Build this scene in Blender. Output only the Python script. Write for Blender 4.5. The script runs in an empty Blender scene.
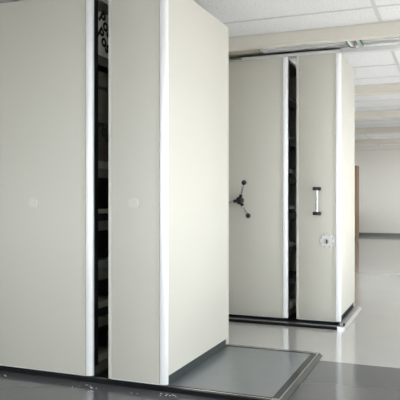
import bpy, bmesh, math, random
from mathutils import Vector, Matrix
random.seed(7)
SC = bpy.context.scene
COL = SC.collection

# ------------------------------------------------------------------ camera
TH = math.atan(250 / 626)
CAM_H = 1.05
cd = bpy.data.cameras.new('camera')
cam = bpy.data.objects.new('camera', cd)
COL.objects.link(cam)
cam.location = (0, 0, CAM_H)
cam.rotation_euler = (math.pi / 2, 0, TH)
cd.sensor_width = 36
cd.lens = 626 / 400 * 36
cd.shift_y = -4 / 400
cd.clip_start = 0.02
SC.camera = cam

# ------------------------------------------------------------------ world: overcast daylight
w = bpy.data.worlds.new('overcast_sky')
SC.world = w
w.use_nodes = True
bg = w.node_tree.nodes['Background']
bg.inputs[0].default_value = (0.875, 0.945, 1.0, 1)
bg.inputs[1].default_value = 8.0

# sun added for bounce: it lights unseen floor, which brightens the ceiling
sd = bpy.data.lights.new('sun', 'SUN')
sd.energy = 28.0
sd.color = (0.98, 0.98, 1.0)
sd.angle = math.radians(1.5)
sun = bpy.data.objects.new('sun', sd)
COL.objects.link(sun)
sun.rotation_euler = (math.radians(4), math.radians(56), 0)

# windows of the long right-hand wall and of the wall behind the camera: (along0, along1)
ROOM_L, ROOM_R, ROOM_B, ROOM_F = -3.3, 3.6, -2.6, 16.92
ZC, ZSLAB = 2.35, 2.85
WIN_R = [(-2.3, -0.1), (0.2, 2.4), (2.7, 4.9), (5.2, 7.4), (7.7, 9.3), (12.6, 14.4), (14.7, 16.5)]
WIN_B = [(-2.9, -1.3), (-1.0, 0.8), (1.1, 2.9)]
FILL_WIN_L = [(6.5, 8.9), (14.2, 16.5)]  # unseen left windows, added to brighten the far bays and end wall
WZ0, WZ1 = 0.70, 2.20

def portal(loc, rot, sx, sy):
    ld = bpy.data.lights.new('window_portal', 'AREA')
    ld.shape = 'RECTANGLE'
    ld.size, ld.size_y = sx, sy
    ld.cycles.is_portal = True
    o = bpy.data.objects.new('window_portal', ld)
    COL.objects.link(o)
    o.location, o.rotation_euler = loc, rot
for a, b in WIN_R:
    portal((ROOM_R + 0.2, (a + b) / 2, (WZ0 + WZ1) / 2), (0, math.pi / 2, 0), WZ1 - WZ0, b - a)
for a, b in FILL_WIN_L:
    portal((ROOM_L - 0.2, (a + b) / 2, (WZ0 + WZ1) / 2), (0, -math.pi / 2, 0), WZ1 - WZ0, b - a)
for a, b in WIN_B:
    portal(((a + b) / 2, ROOM_B - 0.2, (WZ0 + WZ1) / 2), (math.pi / 2, 0, 0), b - a, WZ1 - WZ0)

vs = SC.view_settings
vs.view_transform = 'Standard'
vs.look = 'None'
vs.gamma = 1
vs.use_curve_mapping = False
vs.exposure = 0.04

# ------------------------------------------------------------------ materials
MATS = {}
def mat(name, col, rough=0.5, metal=0.0, spec=0.5, noise=None, bump=None, spots=None, coat=0.0, trans=None):
    m = bpy.data.materials.new(name)
    m.use_nodes = True
    nt = m.node_tree
    p = nt.nodes['Principled BSDF']
    p.inputs['Base Color'].default_value = (*col, 1)
    p.inputs['Roughness'].default_value = rough
    p.inputs['Metallic'].default_value = metal
    p.inputs['Specular IOR Level'].default_value = spec
    p.inputs['Coat Weight'].default_value = coat
    p.inputs['Coat Roughness'].default_value = 0.08
    tc = nt.nodes.new('ShaderNodeTexCoord')
    src = None
    if noise:
        sc, amt, col2 = noise
        n = nt.nodes.new('ShaderNodeTexNoise')
        n.inputs['Scale'].default_value = sc
        n.inputs['Detail'].default_value = 5
        nt.links.new(tc.outputs['Object'], n.inputs['Vector'])
        r = nt.nodes.new('ShaderNodeMapRange')
        r.inputs['From Min'].default_value = 0.35
        r.inputs['From Max'].default_value = 0.7
        r.inputs['To Max'].default_value = amt
        nt.links.new(n.outputs['Fac'], r.inputs['Value'])
        mx = nt.nodes.new('ShaderNodeMix')
        mx.data_type = 'RGBA'
        mx.inputs[6].default_value = (*col, 1)
        mx.inputs[7].default_value = (*col2, 1)
        nt.links.new(r.outputs['Result'], mx.inputs[0])
        src = mx.outputs[2]
    if spots:
        sc, thr, col3 = spots
        v = nt.nodes.new('ShaderNodeTexNoise')
        v.inputs['Scale'].default_value = sc
        v.inputs['Detail'].default_value = 2
        nt.links.new(tc.outputs['Object'], v.inputs['Vector'])
        r = nt.nodes.new('ShaderNodeMapRange')
        r.inputs['From Min'].default_value = thr
        r.inputs['From Max'].default_value = thr + 0.05
        nt.links.new(v.outputs['Fac'], r.inputs['Value'])
        mx = nt.nodes.new('ShaderNodeMix')
        mx.data_type = 'RGBA'
        if src:
            nt.links.new(src, mx.inputs[6])
        else:
            mx.inputs[6].default_value = (*col, 1)
        mx.inputs[7].default_value = (*col3, 1)
        nt.links.new(r.outputs['Result'], mx.inputs[0])
        src = mx.outputs[2]
    if src:
        nt.links.new(src, p.inputs['Base Color'])
    if bump:
        sc, st = bump
        n = nt.nodes.new('ShaderNodeTexNoise')
        n.inputs['Scale'].default_value = sc
        n.inputs['Detail'].default_value = 3
        nt.links.new(tc.outputs['Object'], n.inputs['Vector'])
        b = nt.nodes.new('ShaderNodeBump')
        b.inputs['Strength'].default_value = st
        b.inputs['Distance'].default_value = 0.01
        nt.links.new(n.outputs['Fac'], b.inputs['Height'])
        nt.links.new(b.outputs['Normal'], p.inputs['Normal'])
    MATS[name] = m
    return m

mat('panel_paint', (0.70, 0.68, 0.60), 0.45, spec=0.35, bump=(380, 0.10))
mat('cap_paint', (0.74, 0.73, 0.66), 0.4, spec=0.4)
mat('profile_alu', (0.92, 0.92, 0.92), 0.40, metal=0.26, spec=0.6, coat=0.2)
mat('black_steel', (0.007, 0.008, 0.008), 0.55, spec=0.25)
mat('plinth_grey', (0.042, 0.052, 0.051), 0.45, spec=0.4)
mat('deck_steel', (0.30, 0.325, 0.335), 0.33, metal=0.35, noise=(14, 0.25, (0.24, 0.26, 0.27)), bump=(60, 0.03))
mat('rail_steel', (0.032, 0.038, 0.034), 0.25, metal=0.4, noise=(60, 0.5, (0.055, 0.06, 0.056)))
mat('rail_alu', (0.62, 0.63, 0.64), 0.25, metal=0.85)
mat('chrome', (0.85, 0.85, 0.86), 0.12, metal=1.0)
mat('black_plastic', (0.012, 0.012, 0.012), 0.28)
mat('lock_white', (0.76, 0.76, 0.74), 0.35)
mat('shelf_steel', (0.15, 0.142, 0.115), 0.5)
mat('carcass_dark', (0.03, 0.028, 0.022), 0.6)
mat('floor_vinyl', (0.56, 0.55, 0.53), 0.10, spec=0.6, coat=0.4, noise=(2.2, 0.35, (0.51, 0.50, 0.48)), bump=(3.5, 0.05), spots=(90, 0.735, (0.40, 0.39, 0.38)))
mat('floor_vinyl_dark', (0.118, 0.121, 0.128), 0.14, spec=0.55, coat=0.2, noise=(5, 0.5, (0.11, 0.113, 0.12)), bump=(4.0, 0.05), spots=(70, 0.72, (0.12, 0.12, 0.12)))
mat('wall_paint', (0.86, 0.835, 0.77), 0.7, bump=(60, 0.05))
mat('beam_paint', (0.84, 0.80, 0.71), 0.6, bump=(40, 0.03))
mat('tile_mineral', (0.93, 0.93, 0.925), 0.9, spec=0.1, spots=(75, 0.62, (0.66, 0.66, 0.65)), bump=(75, 0.3))
mat('tbar_white', (0.74, 0.74, 0.72), 0.45)
mat('tray_white', (0.80, 0.80, 0.79), 0.4)
mat('tile_beige', (0.52, 0.49, 0.40), 0.8)
mat('void_brown', (0.04, 0.026, 0.015), 0.8, noise=(12, 0.6, (0.08, 0.055, 0.03)))
mat('baseboard_dark', (0.20, 0.205, 0.20), 0.5)
mat('green_coat', (0.0, 0.20, 0.09), 0.4)
mat('wood', (0.40, 0.25, 0.13), 0.45, noise=(9, 0.6, (0.33, 0.19, 0.09)))
mat('wood_dark', (0.24, 0.14, 0.07), 0.45)
mat('paper_wrap', (0.88, 0.85, 0.76), 0.75, noise=(25, 0.4, (0.68, 0.64, 0.55)))
mat('kraft_wrap', (0.11, 0.09, 0.06), 0.8, noise=(25, 0.4, (0.08, 0.066, 0.045)))
mat('carton', (0.17, 0.155, 0.12), 0.8)
mat('ink', (0.02, 0.02, 0.022), 0.7)
mat('paper', (0.88, 0.87, 0.84), 0.7)
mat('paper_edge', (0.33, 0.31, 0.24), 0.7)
mat('binder_black', (0.02, 0.02, 0.021), 0.5)
mat('grey_board', (0.20, 0.20, 0.19), 0.7)
mat('chip', (0.62, 0.61, 0.58), 0.8)
mat('concrete', (0.42, 0.42, 0.41), 0.85, noise=(1.5, 0.5, (0.36, 0.36, 0.35)))
mat('asphalt', (0.05, 0.05, 0.052), 0.9, noise=(1.5, 0.5, (0.04, 0.04, 0.042)))
def glass_mat():
    m = bpy.data.materials.new('window_glass')
    m.use_nodes = True
    nt = m.node_tree
    nt.nodes.clear()
    out = nt.nodes.new('ShaderNodeOutputMaterial')
    t = nt.nodes.new('ShaderNodeBsdfTransparent')
    g = nt.nodes.new('ShaderNodeBsdfGlossy')
    g.inputs['Roughness'].default_value = 0.02
    fr = nt.nodes.new('ShaderNodeFresnel')
    fr.inputs['IOR'].default_value = 1.5
    mx = nt.nodes.new('ShaderNodeMixShader')
    nt.links.new(fr.outputs[0], mx.inputs[0])
    nt.links.new(t.outputs[0], mx.inputs[1])
    nt.links.new(g.outputs[0], mx.inputs[2])
    nt.links.new(mx.outputs[0], out.inputs[0])
    MATS['window_glass'] = m
glass_mat()

# ------------------------------------------------------------------ helpers
def bx(bm, x0, x1, y0, y1, z0, z1, bev=0.0, seg=2):
    g = bmesh.ops.create_cube(bm, size=1.0)
    vs_ = g['verts']
    for v in vs_:
        v.co = Vector(((x0 + x1) / 2 + v.co.x * (x1 - x0), (y0 + y1) / 2 + v.co.y * (y1 - y0), (z0 + z1) / 2 + v.co.z * (z1 - z0)))
    if bev > 0:
        es = {e for v in vs_ for e in v.link_edges}
        bmesh.ops.bevel(bm, geom=list(es), offset=bev, segments=seg, affect='EDGES', profile=0.5)

def cyl(bm, p0, p1, r, r2=None, seg=20):
    p0, p1 = Vector(p0), Vector(p1)
    d = p1 - p0
    M = Matrix.Translation((p0 + p1) / 2) @ d.to_track_quat('Z', 'Y').to_matrix().to_4x4()
    bmesh.ops.create_cone(bm, cap_ends=True, segments=seg, radius1=r, radius2=r if r2 is None else r2, depth=d.length, matrix=M)

def ball(bm, p, r, sx=1, sy=1, sz=1):
    bmesh.ops.create_uvsphere(bm, u_segments=20, v_segments=12, radius=r, matrix=Matrix.Translation(p) @ Matrix.Diagonal((sx, sy, sz, 1)))

def prism(bm, pts, axis, a0, a1):
    """extrude a 2D outline along an axis; pts are the other two coordinates in order"""
    def mk(p, a):
        if axis == 'x': return (a, p[0], p[1])
        if axis == 'y': return (p[0], a, p[1])
        return (p[0], p[1], a)
    A = [bm.verts.new(mk(p, a0)) for p in pts]
    B = [bm.verts.new(mk(p, a1)) for p in pts]
    n = len(pts)
    bm.faces.new(A)
    bm.faces.new(B[::-1])
    for i in range(n):
        bm.faces.new((A[i], B[i], B[(i + 1) % n], A[(i + 1) % n]))
    bmesh.ops.recalc_face_normals(bm, faces=bm.faces[:])

def link(name, me, parent=None):
    o = bpy.data.objects.new(name, me)
    COL.objects.link(o)
    if parent:
        o.parent = parent
    return o

def obj(name, bm, m, parent=None, smooth=False):
    me = bpy.data.meshes.new(name)
    bm.to_mesh(me)
    bm.free()
    me.materials.append(MATS[m])
    if smooth:
        for p in me.polygons:
            p.use_smooth = True
        try:
            me.set_sharp_from_angle(angle=math.radians(35))
        except Exception:
            pass
    o = link(name, me, parent)
    if parent:      # mesh coordinates are given in world space
        o.matrix_parent_inverse = Matrix.Translation(-parent.location)
    return o

def box(name, m, parent, *d, bev=0.0):
    bm = bmesh.new()
    bx(bm, *d, bev=bev)
    return obj(name, bm, m, parent, smooth=bev > 0)

def tag(o, label, cat, group=None, kind=None):
    o['label'] = label
    o['category'] = cat
    if group: o['group'] = group
    if kind: o['kind'] = kind
    return o

def thing(name, label, cat, loc=(0, 0, 0), group=None, kind=None):
    o = bpy.data.objects.new(name, None)
    o.empty_display_size = 0.1
    COL.objects.link(o)
    o.location = loc
    return tag(o, label, cat, group, kind)

# ------------------------------------------------------------------ floor
fl = box('floor', 'concrete', None, ROOM_L - 0.3, ROOM_R + 0.3, ROOM_B - 0.3, ROOM_F + 0.3, -0.2, -0.004)
tag(fl, 'polished grey vinyl floor of the storage hall', 'floor', kind='structure')
SEAM = 4.0
box('vinyl_sheet', 'floor_vinyl', fl, ROOM_L, ROOM_R, SEAM, ROOM_F, -0.0045, 0.0)['label'] = 'light grey glossy vinyl'
box('vinyl_sheet', 'floor_vinyl', fl, 0.6, ROOM_R, ROOM_B, SEAM - 0.003, -0.0045, -0.0002)  # unseen pale sheet, added so sunlit floor bounces more light to the ceiling
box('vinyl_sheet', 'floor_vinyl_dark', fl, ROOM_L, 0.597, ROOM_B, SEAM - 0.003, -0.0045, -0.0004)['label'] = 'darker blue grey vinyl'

# ------------------------------------------------------------------ walls, windows
def wall_with_windows(name, along, wins, fixed0, fixed1, lo, hi, label):
    """a wall as solid strips around its window openings"""
    bm = bmesh.new()
    def seg(a0, a1, z0, z1):
        if along == 'y':
            bx(bm, fixed0, fixed1, a0, a1, z0, z1)
        else:
            bx(bm, a0, a1, fixed0, fixed1, z0, z1)
    seg(lo, hi, 0, WZ0)
    seg(lo, hi, WZ1, ZSLAB)
    p = lo
    for a, b in wins:
        seg(p, a, WZ0, WZ1)
        p = b
    seg(p, hi, WZ0, WZ1)
    o = obj(name, bm, 'wall_paint')
    return tag(o, label, 'wall', kind='structure')
wall_with_windows('wall_right', 'y', WIN_R, ROOM_R, ROOM_R + 0.3, ROOM_B - 0.3, ROOM_F + 0.3, 'off-white window wall along the right of the hall')
wall_with_windows('wall_back', 'x', WIN_B, ROOM_B - 0.3, ROOM_B, ROOM_L, ROOM_R, 'off-white wall behind the photographer')
wall_with_windows('wall_left', 'y', FILL_WIN_L, ROOM_L - 0.3, ROOM_L, ROOM_B - 0.3, ROOM_F + 0.3, 'off-white wall behind the shelving blocks on the left')
tag(box('wall_far', 'wall_paint', None, ROOM_L, ROOM_R, ROOM_F, ROOM_F + 0.3, 0, ZSLAB), 'plain off-white end wall beyond the bright floor', 'wall', kind='structure')
bb = bmesh.new()
prism(bb, [(ROOM_F, 0.0), (ROOM_F - 0.016, 0.0), (ROOM_F - 0.016, 0.075), (ROOM_F - 0.008, 0.085), (ROOM_F, 0.085)], 'x', ROOM_L, ROOM_R)
tag(obj('baseboard_far', bb, 'baseboard_dark'), 'dark grey baseboard along the end wall', 'baseboard', kind='structure')

n = 0
for side, wins in (('r', WIN_R), ('l', FILL_WIN_L), ('b', WIN_B)):
    for a, b in wins:
        n += 1
        bm = bmesh.new()
        def wb(bm, a0, a1, t0, t1, z0, z1):
            if side == 'r':
                bx(bm, ROOM_R + t0, ROOM_R + t1, a0, a1, z0, z1)
            elif side == 'l':
                bx(bm, ROOM_L - t1, ROOM_L - t0, a0, a1, z0, z1)
            else:
                bx(bm, a0, a1, ROOM_B - t1, ROOM_B - t0, z0, z1)
        wb(bm, a, b, 0.10, 0.16, WZ0, WZ0 + 0.05)
        wb(bm, a, b, 0.10, 0.16, WZ1 - 0.05, WZ1)
        wb(bm, a, a + 0.05, 0.10, 0.16, WZ0 + 0.05, WZ1 - 0.05)
        wb(bm, b - 0.05, b, 0.10, 0.16, WZ0 + 0.05, WZ1 - 0.05)
        mid = (a + b) / 2
        wb(bm, mid - 0.03, mid + 0.03, 0.10, 0.16, WZ0 + 0.05, WZ1 - 0.05)
        o = obj('window_%d' % n, bm, 'tray_white')
        tag(o, 'unseen white two-pane window letting daylight into the hall', 'window', kind='structure')
        o['group'] = 'windows of the hall'
        for p0, p1 in ((a + 0.05, mid - 0.03), (mid + 0.03, b - 0.05)):
            g = bmesh.new(); wb(g, p0, p1, 0.126, 0.132, WZ0 + 0.05, WZ1 - 0.05)
            obj('pane', g, 'window_glass', o)
        g = bmesh.new(); wb(g, a - 0.04, b + 0.04, -0.05, 0.0, WZ0 - 0.03, WZ0)
        obj('sill', g, 'tray_white', o)

tag(box('ground', 'asphalt', None, -40, 60, -50, 60, -0.5, -0.3), 'dark asphalt yard outside the windows', 'ground', kind='structure')

# ------------------------------------------------------------------ ceiling
ceil = box('ceiling', 'void_brown', None, ROOM_L - 0.3, ROOM_R + 0.3, ROOM_B - 0.3, ROOM_F + 0.3, ZSLAB, ZSLAB + 0.2)
tag(ceil, 'suspended white mineral tile ceiling with cream downstand beams', 'ceiling', kind='structure')
BEAMS = [-0.55, 2.15, 4.86, 7.53, 9.85, 12.25, 14.75]
BT, BD = 0.10, 2.24
XJ = [-3.3, -2.88, -1.68, -0.48, 0.72, 1.92, 3.12, 3.6]
def beam(y0, y1, z0):
    bm = bmesh.new()
    bx(bm, ROOM_L, ROOM_R, y0, y1, z0, ZSLAB, bev=0.004)
    o = obj('beam', bm, 'beam_paint', ceil)
    m = bmesh.new()
    prism(m, [(y0, z0 + 0.022), (y0 - 0.008, z0 + 0.018), (y0 - 0.008, z0 + 0.004), (y0, z0)], 'x', ROOM_L, ROOM_R)
    obj('bead_moulding', m, 'beam_paint', o)
for y in BEAMS:
    beam(y, y + (0.03 if abs(y - 4.86) < 0.01 else BT), BD)
beam(ROOM_F - 0.16, ROOM_F, 2.25)
# bays: list of row joints in y; tiles between consecutive joints and x joints
def rows(y0, y1, first=None, step=0.63):
    js = [y0]
    y = first if first is not None else y0 + step
    while y < y1 - 0.15:
        js.append(y); y += step
    js.append(y1)
    return js
bays = [rows(ROOM_B, -0.55), rows(-0.55 + BT, 2.15), [2.15 + BT, 2.55, 3.18, 3.81, 4.44, 4.86],
        [5.77, 6.455, 7.095, 7.53], rows(7.53 + BT, 9.85, 8.15, 0.64), rows(9.85 + BT, 12.25, 10.5), rows(12.25 + BT, 14.75, 12.9), rows(14.75 + BT, ROOM_F - 0.16, 15.4)]
tile_me = {}
def tile_mesh(wx, wy):
    k = (round(wx, 3), round(wy, 3))
    if k not in tile_me:
        bm = bmesh.new()
        bx(bm, -wx / 2, wx / 2, -wy / 2, wy / 2, 0, 0.015)
        me = bpy.data.meshes.new('tile')
        bm.to_mesh(me); bm.free()
        me.materials.append(MATS['tile_mineral'])
        tile_me[k] = me
    return tile_me[k]
def put_tile(x0, x1, y0, y1, z=ZC, rz=0.0):
    o = link('tile', tile_mesh(x1 - x0, y1 - y0), ceil)
    o.location = ((x0 + x1) / 2, (y0 + y1) / 2, z)
    o.rotation_euler = (0, 0, rz)
    return o
G = 0.012
for js in bays:
    for i in range(len(js) - 1):
        for k in range(len(XJ) - 1):
            put_tile(XJ[k] + G * 0.5, XJ[k + 1] - G * 0.5, js[i] + G * 0.5, js[i + 1] - G * 0.5, ZC + random.uniform(0, 0.001))
    for j, y in enumerate(js):
        e = 0.012 if 0 < j < len(js) - 1 else 0.008
        yy = y + (0.008 if j == 0 else -0.008 if j == len(js) - 1 else 0)
        box('t_bar', 'tbar_white', ceil, ROOM_L, ROOM_R, yy - e, yy + e, ZC - 0.004, ZC)
    for x in XJ[1:-1]:
        box('t_bar', 'tbar_white', ceil, x - 0.014, x + 0.014, js[0], js[-1], ZC - 0.0035, ZC + 0.0002)
# the open service slot behind the beam in front of the far shelving
box('edge_angle', 'tbar_white', ceil, -1.68, ROOM_R, 5.63, 5.77, ZC - 0.012, ZC + 0.004, bev=0.003)
box('edge_angle', 'tbar_white', ceil, ROOM_L, -1.69, 5.66, 5.77, ZC + 0.004, ZC + 0.014)
t = put_tile(-0.96, 0.24, 5.47, 5.67, ZC + 0.006, math.radians(-13)); t.location = (-0.30, 5.55, ZC + 0.006)
# soffit trays and the beige tile
def tray(x0, x1, m='tray_white'):
    bm = bmesh.new()
    z = BD + 0.012
    for k in range(6):
        y0 = 4.892 + k * 0.045
        bx(bm, x0, x1, y0, y0 + 0.041, z + (k % 2) * 0.008, z + 0.02 + (k % 2) * 0.008)
    bx(bm, x0, x1, 4.892, 5.16, z + 0.025, z + 0.03)
    return obj('soffit_tray', bm, m, ceil)
tray(-1.455, -0.735)
tray(-0.645, ROOM_R)
box('tile', 'tile_beige', ceil, ROOM_L, -1.47, 4.892, 5.20, BD + 0.015, BD + 0.03)
for x in (-0.735, -0.668):
    b = box('bracket', 'tray_white', ceil, x, x + 0.022, 4.892, 5.24, BD - 0.004, BD + 0.09)
for x in (-0.75, -0.644):
    bm = bmesh.new()
    for k in range(5):
        cyl(bm, (x + 0.006, 4.90 + k * 0.036, BD + 0.004), (x + 0.006, 4.93 + k * 0.036, BD + 0.004), 0.008, seg=10)
    obj('green_cable', bm, 'green_coat', ceil, smooth=True)

# ------------------------------------------------------------------ mobile shelving
SHELF_Z = [0.095, 0.35, 0.62, 0.905, 1.21, 1.53, 1.86]
UH = 2.20
def corner_profile(x, y, sgn, wx, z0, z1, rx=0.036, ry=0.022, dy=0.025):
    """rounded edge profile; x is the outer edge, sgn +1 when the outside is to +x; front at y"""
    ins = x - sgn * wx
    pts = [(ins, y + 0.018), (ins, y + 0.002), (ins + sgn * 0.003, y - 0.001)]
    cx, cy = x - sgn * rx, y - 0.001 + ry
    for k in range(9):
        a = k / 8 * math.pi / 2
        pts.append((cx + sgn * rx * math.sin(a), cy - ry * math.cos(a)))
    pts += [(x, y + dy), (x - sgn * 0.006, y + dy), (x - sgn * 0.006, y + 0.018)]
    bm = bmesh.new()
    prism(bm, pts, 'z', z0, z1)
    return bm

def unit(label, x0, x1, y0, y1, cl, double, closed_right, zb=0.04):
    """carriage of sliding shelving: end panel towards the camera at y0"""
    u = thing('mobile_shelving_unit', label, 'shelving', ((x0 + x1) / 2, (y0 + y1) / 2, 0.025), 'mobile shelving units')
    ip = 0.036 if True else 0
    # end panel with its profiles
    p = bmesh.new()
    bx(p, x0 + 0.022, x1 - 0.0425, y0, y0 + 0.02, zb + 0.004, UH, bev=0.0015)
    ep = obj('end_panel', p, 'panel_paint', u, smooth=True)
    obj('edge_profile', corner_profile(x0, y0, -1, 0.021, zb, UH, 0.010, 0.010), 'cap_paint', u, smooth=True)
    obj('edge_profile', corner_profile(x1, y0, 1, 0.041, zb, UH), 'profile_alu', u, smooth=True)
    box('panel_bottom_rail', 'profile_alu', u, x0 + 0.022, x1 - 0.0425, y0 - 0.001, y0 + 0.018, zb - 0.001, zb + 0.0035)
    # bevel strip between panel and wide profile
    box('bevel_strip', 'panel_paint', u, x1 - 0.058, x1 - 0.0425, y0 - 0.003, y0 - 0.0002, zb + 0.006, UH)
    # rear end panel, top, base
    box('rear_panel', 'panel_paint', u, x0, x1, y1 - 0.02, y1, zb + 0.004, UH)
    box('top_panel', 'panel_paint', u, x0 + 0.01, x1 - 0.012, y0 + 0.052, y1 - 0.021, UH - 0.02, UH)
    base = box('carriage_base', 'plinth_grey', u, x0 + 0.012, x1 - 0.012, y0 + 0.03, y1 - 0.021, 0.0255, 0.085)
    if closed_right:
        box('side_panel', 'panel_paint', u, x1 - 0.0055, x1 - 0.0005, y0 + 0.0255, y1 - 0.0205, 0.085, UH, bev=0.0015)
    # open bays
    if double:
        xm = (x0 + x1) / 2
        box('centre_panel', 'carcass_dark', u, xm - 0.004, xm + 0.004, y0 + 0.055, y1 - 0.025, 0.086, UH - 0.021)
        sides = [(x0, xm - 0.005, -1), (xm + 0.005, x1, 1)]
    else:
        box('centre_panel', 'carcass_dark', u, x1 - 0.016, x1 - 0.008, y0 + 0.055, y1 - 0.025, 0.086, UH - 0.021)
        sides = [(x0, x1 - 0.017, -1)]
    for a, b, sg in sides:
        outer = b if sg > 0 else a
        for yy in (y0 + 0.0262, y1 - 0.085):
            o0, o1 = (outer - 0.045, outer - 0.0015) if sg > 0 else (outer + 0.007, outer + 0.045)
            box('upright', 'black_steel', u, o0, o1, yy, yy + 0.044, 0.086, UH - 0.021)
        box('upright_plate', 'black_steel', u, a + 0.046, b - 0.046, y0 + 0.0215, y0 + 0.03, 0.086, UH - 0.021)
        ex0, ex1 = a + 0.010, b - 0.010
        for z in SHELF_Z:
            bm = bmesh.new()
            ya, yb = y0 + 0.068, y1 - 0.088
            bx(bm, ex0, ex1, ya, yb, z - 0.004, z)
            if sg > 0:
                bx(bm, b - 0.012, b - 0.009, ya, yb, z - 0.055, z - 0.004)
            else:
                bx(bm, a + 0.009, a + 0.012, ya, yb, z - 0.055, z - 0.004)
            obj('shelf', bm, 'shelf_steel', u)
    return u, ep

def platform(label, x0, x1, y0, y1, dark_x, ramp='rail_steel'):
    p = thing('rail_platform', label, 'platform', ((x0 + x1) / 2, (y0 + y1) / 2, 0), 'floor tracks of the shelving')
    xe = x1 - 0.066
    box('deck_plate', 'deck_steel', p, x0, xe, y0 + 0.05, y1 - 0.05, 0.002, 0.021)
    for ya in (y0, y1 - 0.05):
        bm = bmesh.new()
        bx(bm, x0, xe, ya, ya + 0.010, 0.0, 0.023)
        bx(bm, x0, xe, ya + 0.040, ya + 0.05, 0.0, 0.023)
        bx(bm, x0, xe, ya + 0.010, ya + 0.040, 0.0, 0.016)
        r = obj('rail', bm, 'rail_steel', p)
        box('running_strip', 'rail_alu', r, x0, xe - 0.001, ya + 0.017, ya + 0.031, 0.0161, 0.0245)
    bm = bmesh.new()
    prism(bm, [(xe, 0.0), (x1, 0.0), (x1, 0.004), (x1 - 0.020, 0.023), (xe, 0.023)], 'y', y0 + 0.002, y1 - 0.002)
    e = obj('end_ramp', bm, ramp, p)
    box('edge_strip', 'rail_alu', e, x1 - 0.027, x1 - 0.020, y0 + 0.004, y1 - 0.004, 0.0231, 0.0248)
    for yy in (y0 - 0.001, y1 - 0.035):
        box('end_cap', 'rail_alu', p, x1 - 0.064, x1 - 0.029, yy, yy + 0.036, 0.0231, 0.0252, bev=0.0008)
    box('deck_darkener', 'black_steel', p, x0, dark_x, y0 + 0.0505, y1 - 0.0505, 0.0211, 0.0225)  # added black sheet that darkens the deck under the units and in the gap
    box('front_lip', 'black_steel', p, x0, xe, y0 - 0.004, y0 - 0.0003, 0.0, 0.021)
    return p

NY0, NY1 = 3.03, 4.035
FY0, FY1 = 5.075, 5.86
platform('low grey steel rail platform in front, under the near shelving block', -2.72, -0.775, 3.052, 4.105, -1.42)
platform('low dark rail platform under the far shelving block', -2.25, -0.757, 4.955, 5.97, -0.83, 'rail_alu')

nl, nlp = unit('wide off-white sliding shelving unit at the left edge, parcels in its gap', -2.66, -1.862, NY0, NY1, None, True, False)
nr, nrp = unit('narrow off-white shelving unit with bright closed side, nearest the camera', -1.760, -1.402, NY0, NY1, None, False, True)
flu, flp = unit('wide off-white shelving unit with a three-spoke handwheel', -2.105, -1.246, FY0, FY1, None, True, False)
fru, frp = unit('narrow off-white shelving unit with chrome pull handle and round lock', -1.176, -0.812, FY0, FY1, None, False, True)

def button(parent, x, z, y, r=0.033):
    bm = bmesh.new()
    cyl(bm, (x, y - 0.0002, z), (x, y - 0.005, z), r, r * 0.97, seg=40)
    cyl(bm, (x, y - 0.005, z), (x, y - 0.0075, z), r * 0.88, r * 0.80, seg=40)
    obj('cover_cap', bm, 'cap_paint', parent, smooth=True)
button(nl, -2.256, 1.01, NY0)
button(nr, -1.600, 1.01, NY0)

# handwheel: hub, three rods, three ball knobs
HX, HZ = -1.647, 1.012
bm = bmesh.new()
cyl(bm, (HX, FY0 - 0.0002, HZ), (HX, FY0 - 0.045, HZ), 0.026, 0.030, seg=28)
ball(bm, (HX, FY0 - 0.05, HZ), 0.034, 1, 0.75, 1)
for ang in (72, 188, -56):
    a = math.radians(ang)
    cyl(bm, (HX, FY0 - 0.052, HZ), (HX + 0.052 * math.cos(a), FY0 - 0.058, HZ + 0.052 * math.sin(a)), 0.0145, seg=16)
hub = obj('handwheel_hub', bm, 'black_plastic', flu, smooth=True)
for ang, L in ((72, 0.158), (188, 0.158), (-56, 0.152)):
    a = math.radians(ang)
    bm = bmesh.new()
    e = Vector((HX + L * math.cos(a), FY0 - 0.085, HZ + L * math.sin(a)))
    s = Vector((HX + 0.045 * math.cos(a), FY0 - 0.057, HZ + 0.045 * math.sin(a)))
    cyl(bm, s, e, 0.0085, seg=14)
    obj('spoke', bm, 'rail_alu', hub, smooth=True)
    bm = bmesh.new()
    ball(bm, e, 0.0215)
    obj('knob', bm, 'black_plastic', hub, smooth=True)

# pull handle
hx = -0.993
bm = bmesh.new()
cyl(bm, (hx, FY0 - 0.055, 0.910), (hx, FY0 - 0.055, 1.108), 0.0092, seg=20)
hb = obj('pull_handle', bm, 'rail_alu', fru, smooth=True)
for z in (0.910, 1.108):
    bm = bmesh.new()
    bx(bm, hx - 0.033, hx + 0.033, FY0 - 0.072, FY0 - 0.040, z - 0.014, z + 0.014, bev=0.006)
    bx(bm, hx - 0.018, hx + 0.018, FY0 - 0.041, FY0 - 0.0002, z - 0.012, z + 0.012, bev=0.003)
    obj('handle_block', bm, 'black_plastic', hb, smooth=True)
# round lock plate
lx, lz = -0.922, 0.688
bm = bmesh.new()
cyl(bm, (lx, FY0 - 0.0002, lz), (lx, FY0 - 0.007, lz), 0.060, 0.057, seg=48)
lk = obj('lock_plate', bm, 'lock_white', fru, smooth=True)
bm = bmesh.new()
cyl(bm, (lx, FY0 - 0.0072, lz - 0.004), (lx, FY0 - 0.018, lz - 0.004), 0.020, 0.017, seg=28)
lc = obj('lock_cylinder', bm, 'chrome', lk, smooth=True)
bm = bmesh.new()
bx(bm, lx - 0.004, lx + 0.004, FY0 - 0.034, FY0 - 0.0182, lz - 0.022, lz + 0.012, bev=0.002)
obj('key', bm, 'black_plastic', lk)
for k in range(8):
    a = k * math.pi / 4 + 0.39
    bm = bmesh.new()
    px, pz = lx + 0.051 * math.cos(a), lz + 0.051 * math.sin(a)
    cyl(bm, (px, FY0 - 0.0068, pz), (px, FY0 - 0.0085, pz), 0.0036, seg=10)
    obj('screw', bm, 'plinth_grey', lk)

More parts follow.
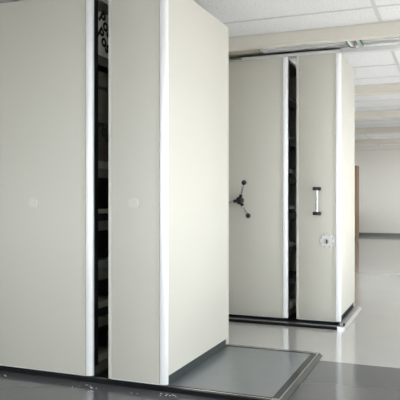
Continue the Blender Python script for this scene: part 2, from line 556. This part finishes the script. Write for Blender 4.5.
# white overhead rail lying along the tops of the far units
orl = thing('overhead_rail', 'white overhead rail running along the tops of the far shelving units', 'rail', (-0.65, 5.1, UH))
box('channel', 'tray_white', orl, -1.64, 0.35, 5.07, 5.125, UH + 0.0005, UH + 0.026, bev=0.002)
box('lower_lip', 'tray_white', orl, -0.80, 0.35, 5.065, 5.13, UH - 0.010, UH + 0.0003)
# little aluminium guide rails on the end of the far platform
g = thing('guide_track', 'short aluminium guide track at the foot of the far white side', 'track', (-0.785, 5.5, 0.0262))
for xa, xb, zz in ((-0.806, -0.800, 0.050), (-0.792, -0.7865, 0.040)):
    box('guide_bar', 'rail_alu', g, xa, xb, 5.0, 5.90, 0.0260, zz)
box('guide_base', 'rail_alu', g, -0.808, -0.7855, 5.0, 5.90, 0.0253, 0.0259)
box('stop_block', 'black_plastic', g, -0.784, -0.768, 4.998, 5.03, 0.0253, 0.050, bev=0.003)

# ------------------------------------------------------------------ things on the shelves
def text_mesh(s, size, ext=0.0006):
    c = bpy.data.curves.new('lettering', 'FONT')
    c.body = s
    c.size = size
    c.extrude = ext
    c.offset = size * 0.03
    c.align_x = 'CENTER'
    c.align_y = 'CENTER'
    c.resolution_u = 3
    o = bpy.data.objects.new('tmp_text', c)
    COL.objects.link(o)
    bpy.context.view_layer.update()
    me = bpy.data.meshes.new_from_object(o.evaluated_get(bpy.context.evaluated_depsgraph_get()))
    bpy.data.objects.remove(o)
    bpy.data.curves.remove(c)
    me.name = 'lettering'
    me.materials.clear()
    me.materials.append(MATS['ink'])
    return me
post = text_mesh('Post', 0.105)

def shelf_item(name, label, cat, xf, y0, y1, z0, z1, m, depth=0.22, bev=0.004, group=None, jitter=0):
    """xf is the front face, facing +x"""
    o = thing(name, label, cat, (xf - depth / 2, (y0 + y1) / 2, z0), group)
    box('body', m, o, xf - depth, xf, y0, y1, z0 + 0.0005, z1, bev=bev)
    return o
def letter_on(o, me, xf, y, z, ang):
    t_ = link('lettering', me, o)
    ys = [v.co.x * math.cos(ang) - v.co.y * math.sin(ang) for v in me.vertices]
    y = max(y, 3.106 - min(ys))        # keep the print on the parcel's face
    # text plane faces +x: text x axis -> world y, text y axis -> world z
    R = Matrix(((0, 0, 1), (1, 0, 0), (0, 1, 0))).to_4x4()
    M = Matrix.Translation((xf + 0.0008, y, z)) @ R @ Matrix.Rotation(ang, 4, 'Z')
    t_.matrix_parent_inverse = Matrix.Translation(-o.location)
    t_.matrix_basis = M
NX = -1.876
it = shelf_item('wrapped_parcel', 'pale paper parcel printed with bold black Post lettering, top of the dark gap', 'parcel', NX, 3.105, 3.36, SHELF_Z[6], 2.115, 'paper_wrap')
for (y, z, a) in ((3.10, 1.945, -38), (3.215, 2.04, -38)):
    letter_on(it, post, NX, y, z, math.radians(a))
it = shelf_item('carton', 'plain brown-beige carton on the shelf below the lettered parcel', 'box', NX, 3.105, 3.34, SHELF_Z[5], 1.772, 'carton')
for k in range(4):
    box('print_mark', 'ink', it, NX, NX + 0.0008, 3.125 + k * 0.025, 3.143 + k * 0.025, 1.665, 1.685)
it = shelf_item('wrapped_parcel', 'dim brown parcel with dark lettering, third shelf down in the gap', 'parcel', NX, 3.105, 3.33, SHELF_Z[4] + 0.045, 1.50, 'kraft_wrap')
for (y, z, a) in ((3.10, 1.42, -38),):
    letter_on(it, post, NX, y, z, math.radians(a))
shelf_item('paper_stack', 'thin pale paper stack lying under the dim brown parcel', 'papers', NX, 3.105, 3.34, SHELF_Z[4], SHELF_Z[4] + 0.0445, 'paper_edge', bev=0.001)
shelf_item('ring_binder', 'black binder lying flat at mid height in the near gap', 'binder', NX - 0.004, 3.105, 3.34, SHELF_Z[3], SHELF_Z[3] + 0.043, 'binder_black')
shelf_item('paper_stack', 'thin pale paper stack on the black binder at mid height', 'papers', NX, 3.105, 3.34, SHELF_Z[3] + 0.0435, SHELF_Z[3] + 0.068, 'paper_edge', bev=0.001)
shelf_item('grey_folder_box', 'grey board folder box lying low in the near gap', 'box', NX, 3.105, 3.33, SHELF_Z[2], SHELF_Z[2] + 0.055, 'grey_board')
shelf_item('ring_binder', 'black binder lying flat second shelf from the bottom of the near gap', 'binder', NX - 0.004, 3.105, 3.34, SHELF_Z[1], SHELF_Z[1] + 0.05, 'binder_black')
shelf_item('paper_stack', 'pale paper stack on the black binder second from the bottom', 'papers', NX, 3.105, 3.34, SHELF_Z[1] + 0.0505, SHELF_Z[1] + 0.09, 'paper_edge', bev=0.001)
shelf_item('paper_stack', 'pale paper stack on the bottom shelf of the near gap', 'papers', NX, 3.105, 3.34, SHELF_Z[0], SHELF_Z[0] + 0.035, 'paper_edge', bev=0.001)
FX = -1.252
FL = ['white papers on the low bottom shelf of the far gap', None, 'pale papers lying low in the far gap below the lock height', 'white papers on the shelf level with the handwheel', 'bright white papers on the shelf just above the handwheel', 'pale papers on the upper shelf of the far gap', 'pale papers near the top of the far gap']
for k, lab in enumerate(FL):
    if lab:
        h = (0.06, 0, 0.035, 0.03, 0.03, 0.018, 0.018)[k]
        if k in (3, 4):
            shelf_item('ring_binder', 'black binder under the white papers %s' % ('level with the handwheel' if k == 3 else 'just above the handwheel'), 'binder', FX - 0.004, 5.15, 5.38, SHELF_Z[k], SHELF_Z[k] + 0.035, 'binder_black')
            shelf_item('paper_stack', lab, 'papers', FX, 5.15, 5.38, SHELF_Z[k] + 0.0355, SHELF_Z[k] + 0.0355 + h, 'paper', bev=0.001)
        else:
            shelf_item('paper_stack', lab, 'papers', FX, 5.15, 5.38, SHELF_Z[k], SHELF_Z[k] + h, 'paper', bev=0.001)

# ------------------------------------------------------------------ wooden cupboard far away
CX0, CX1, CY0, CY1, CH = -2.95, -2.045, 15.09, 15.52, 1.77
c = thing('wooden_cupboard', 'tall brown wooden cupboard standing far off by the end wall', 'cupboard', ((CX0 + CX1) / 2, (CY0 + CY1) / 2, 0))
bm = bmesh.new()
bx(bm, CX0, CX1, CY0 + 0.02, CY1, 0.07, CH, bev=0.004)
bx(bm, CX0 + 0.02, CX1 - 0.02, CY0 + 0.05, CY1 - 0.01, 0.0, 0.0695)
obj('body', bm, 'wood_dark', c)
xm = (CX0 + CX1) / 2
for a, b, kx in ((CX0 + 0.004, xm - 0.002, xm - 0.04), (xm + 0.002, CX1 - 0.004, xm + 0.04)):
    d = box('door', 'wood', c, a, b, CY0, CY0 + 0.0195, 0.075, CH - 0.005, bev=0.002)
    k = bmesh.new(); ball(k, (kx, CY0 - 0.012, 0.95), 0.013)
    obj('knob', k, 'chrome', d, smooth=True)

# ------------------------------------------------------------------ paint flakes on the floor
bm = bmesh.new()
spots = [(-1.87, 2.985), (-1.84, 2.96), (-1.80, 2.975), (-1.9, 2.95), (-1.78, 2.90), (-1.36, 3.005), (-1.39, 2.99), (-1.33, 3.01), (-1.41, 3.02), (-1.55, 2.97), (-2.43, 2.99)]
for sx, sy in spots:
    for k in range(3):
        r = random.uniform(0.0015, 0.0045)
        x, y = sx + random.uniform(-0.03, 0.03), sy + random.uniform(-0.02, 0.012)
        a0 = random.uniform(0, 6)
        pts = [(x + r * random.uniform(0.6, 1.2) * math.cos(a0 + q * 1.257), y + r * random.uniform(0.6, 1.2) * math.sin(a0 + q * 1.257)) for q in range(5)]
        prism(bm, pts, 'z', 0.0, 0.0025)
tag(obj('paint_flakes', bm, 'chip'), 'small pale paint flakes and dirt along the near platform edge', 'debris', kind='stuff')
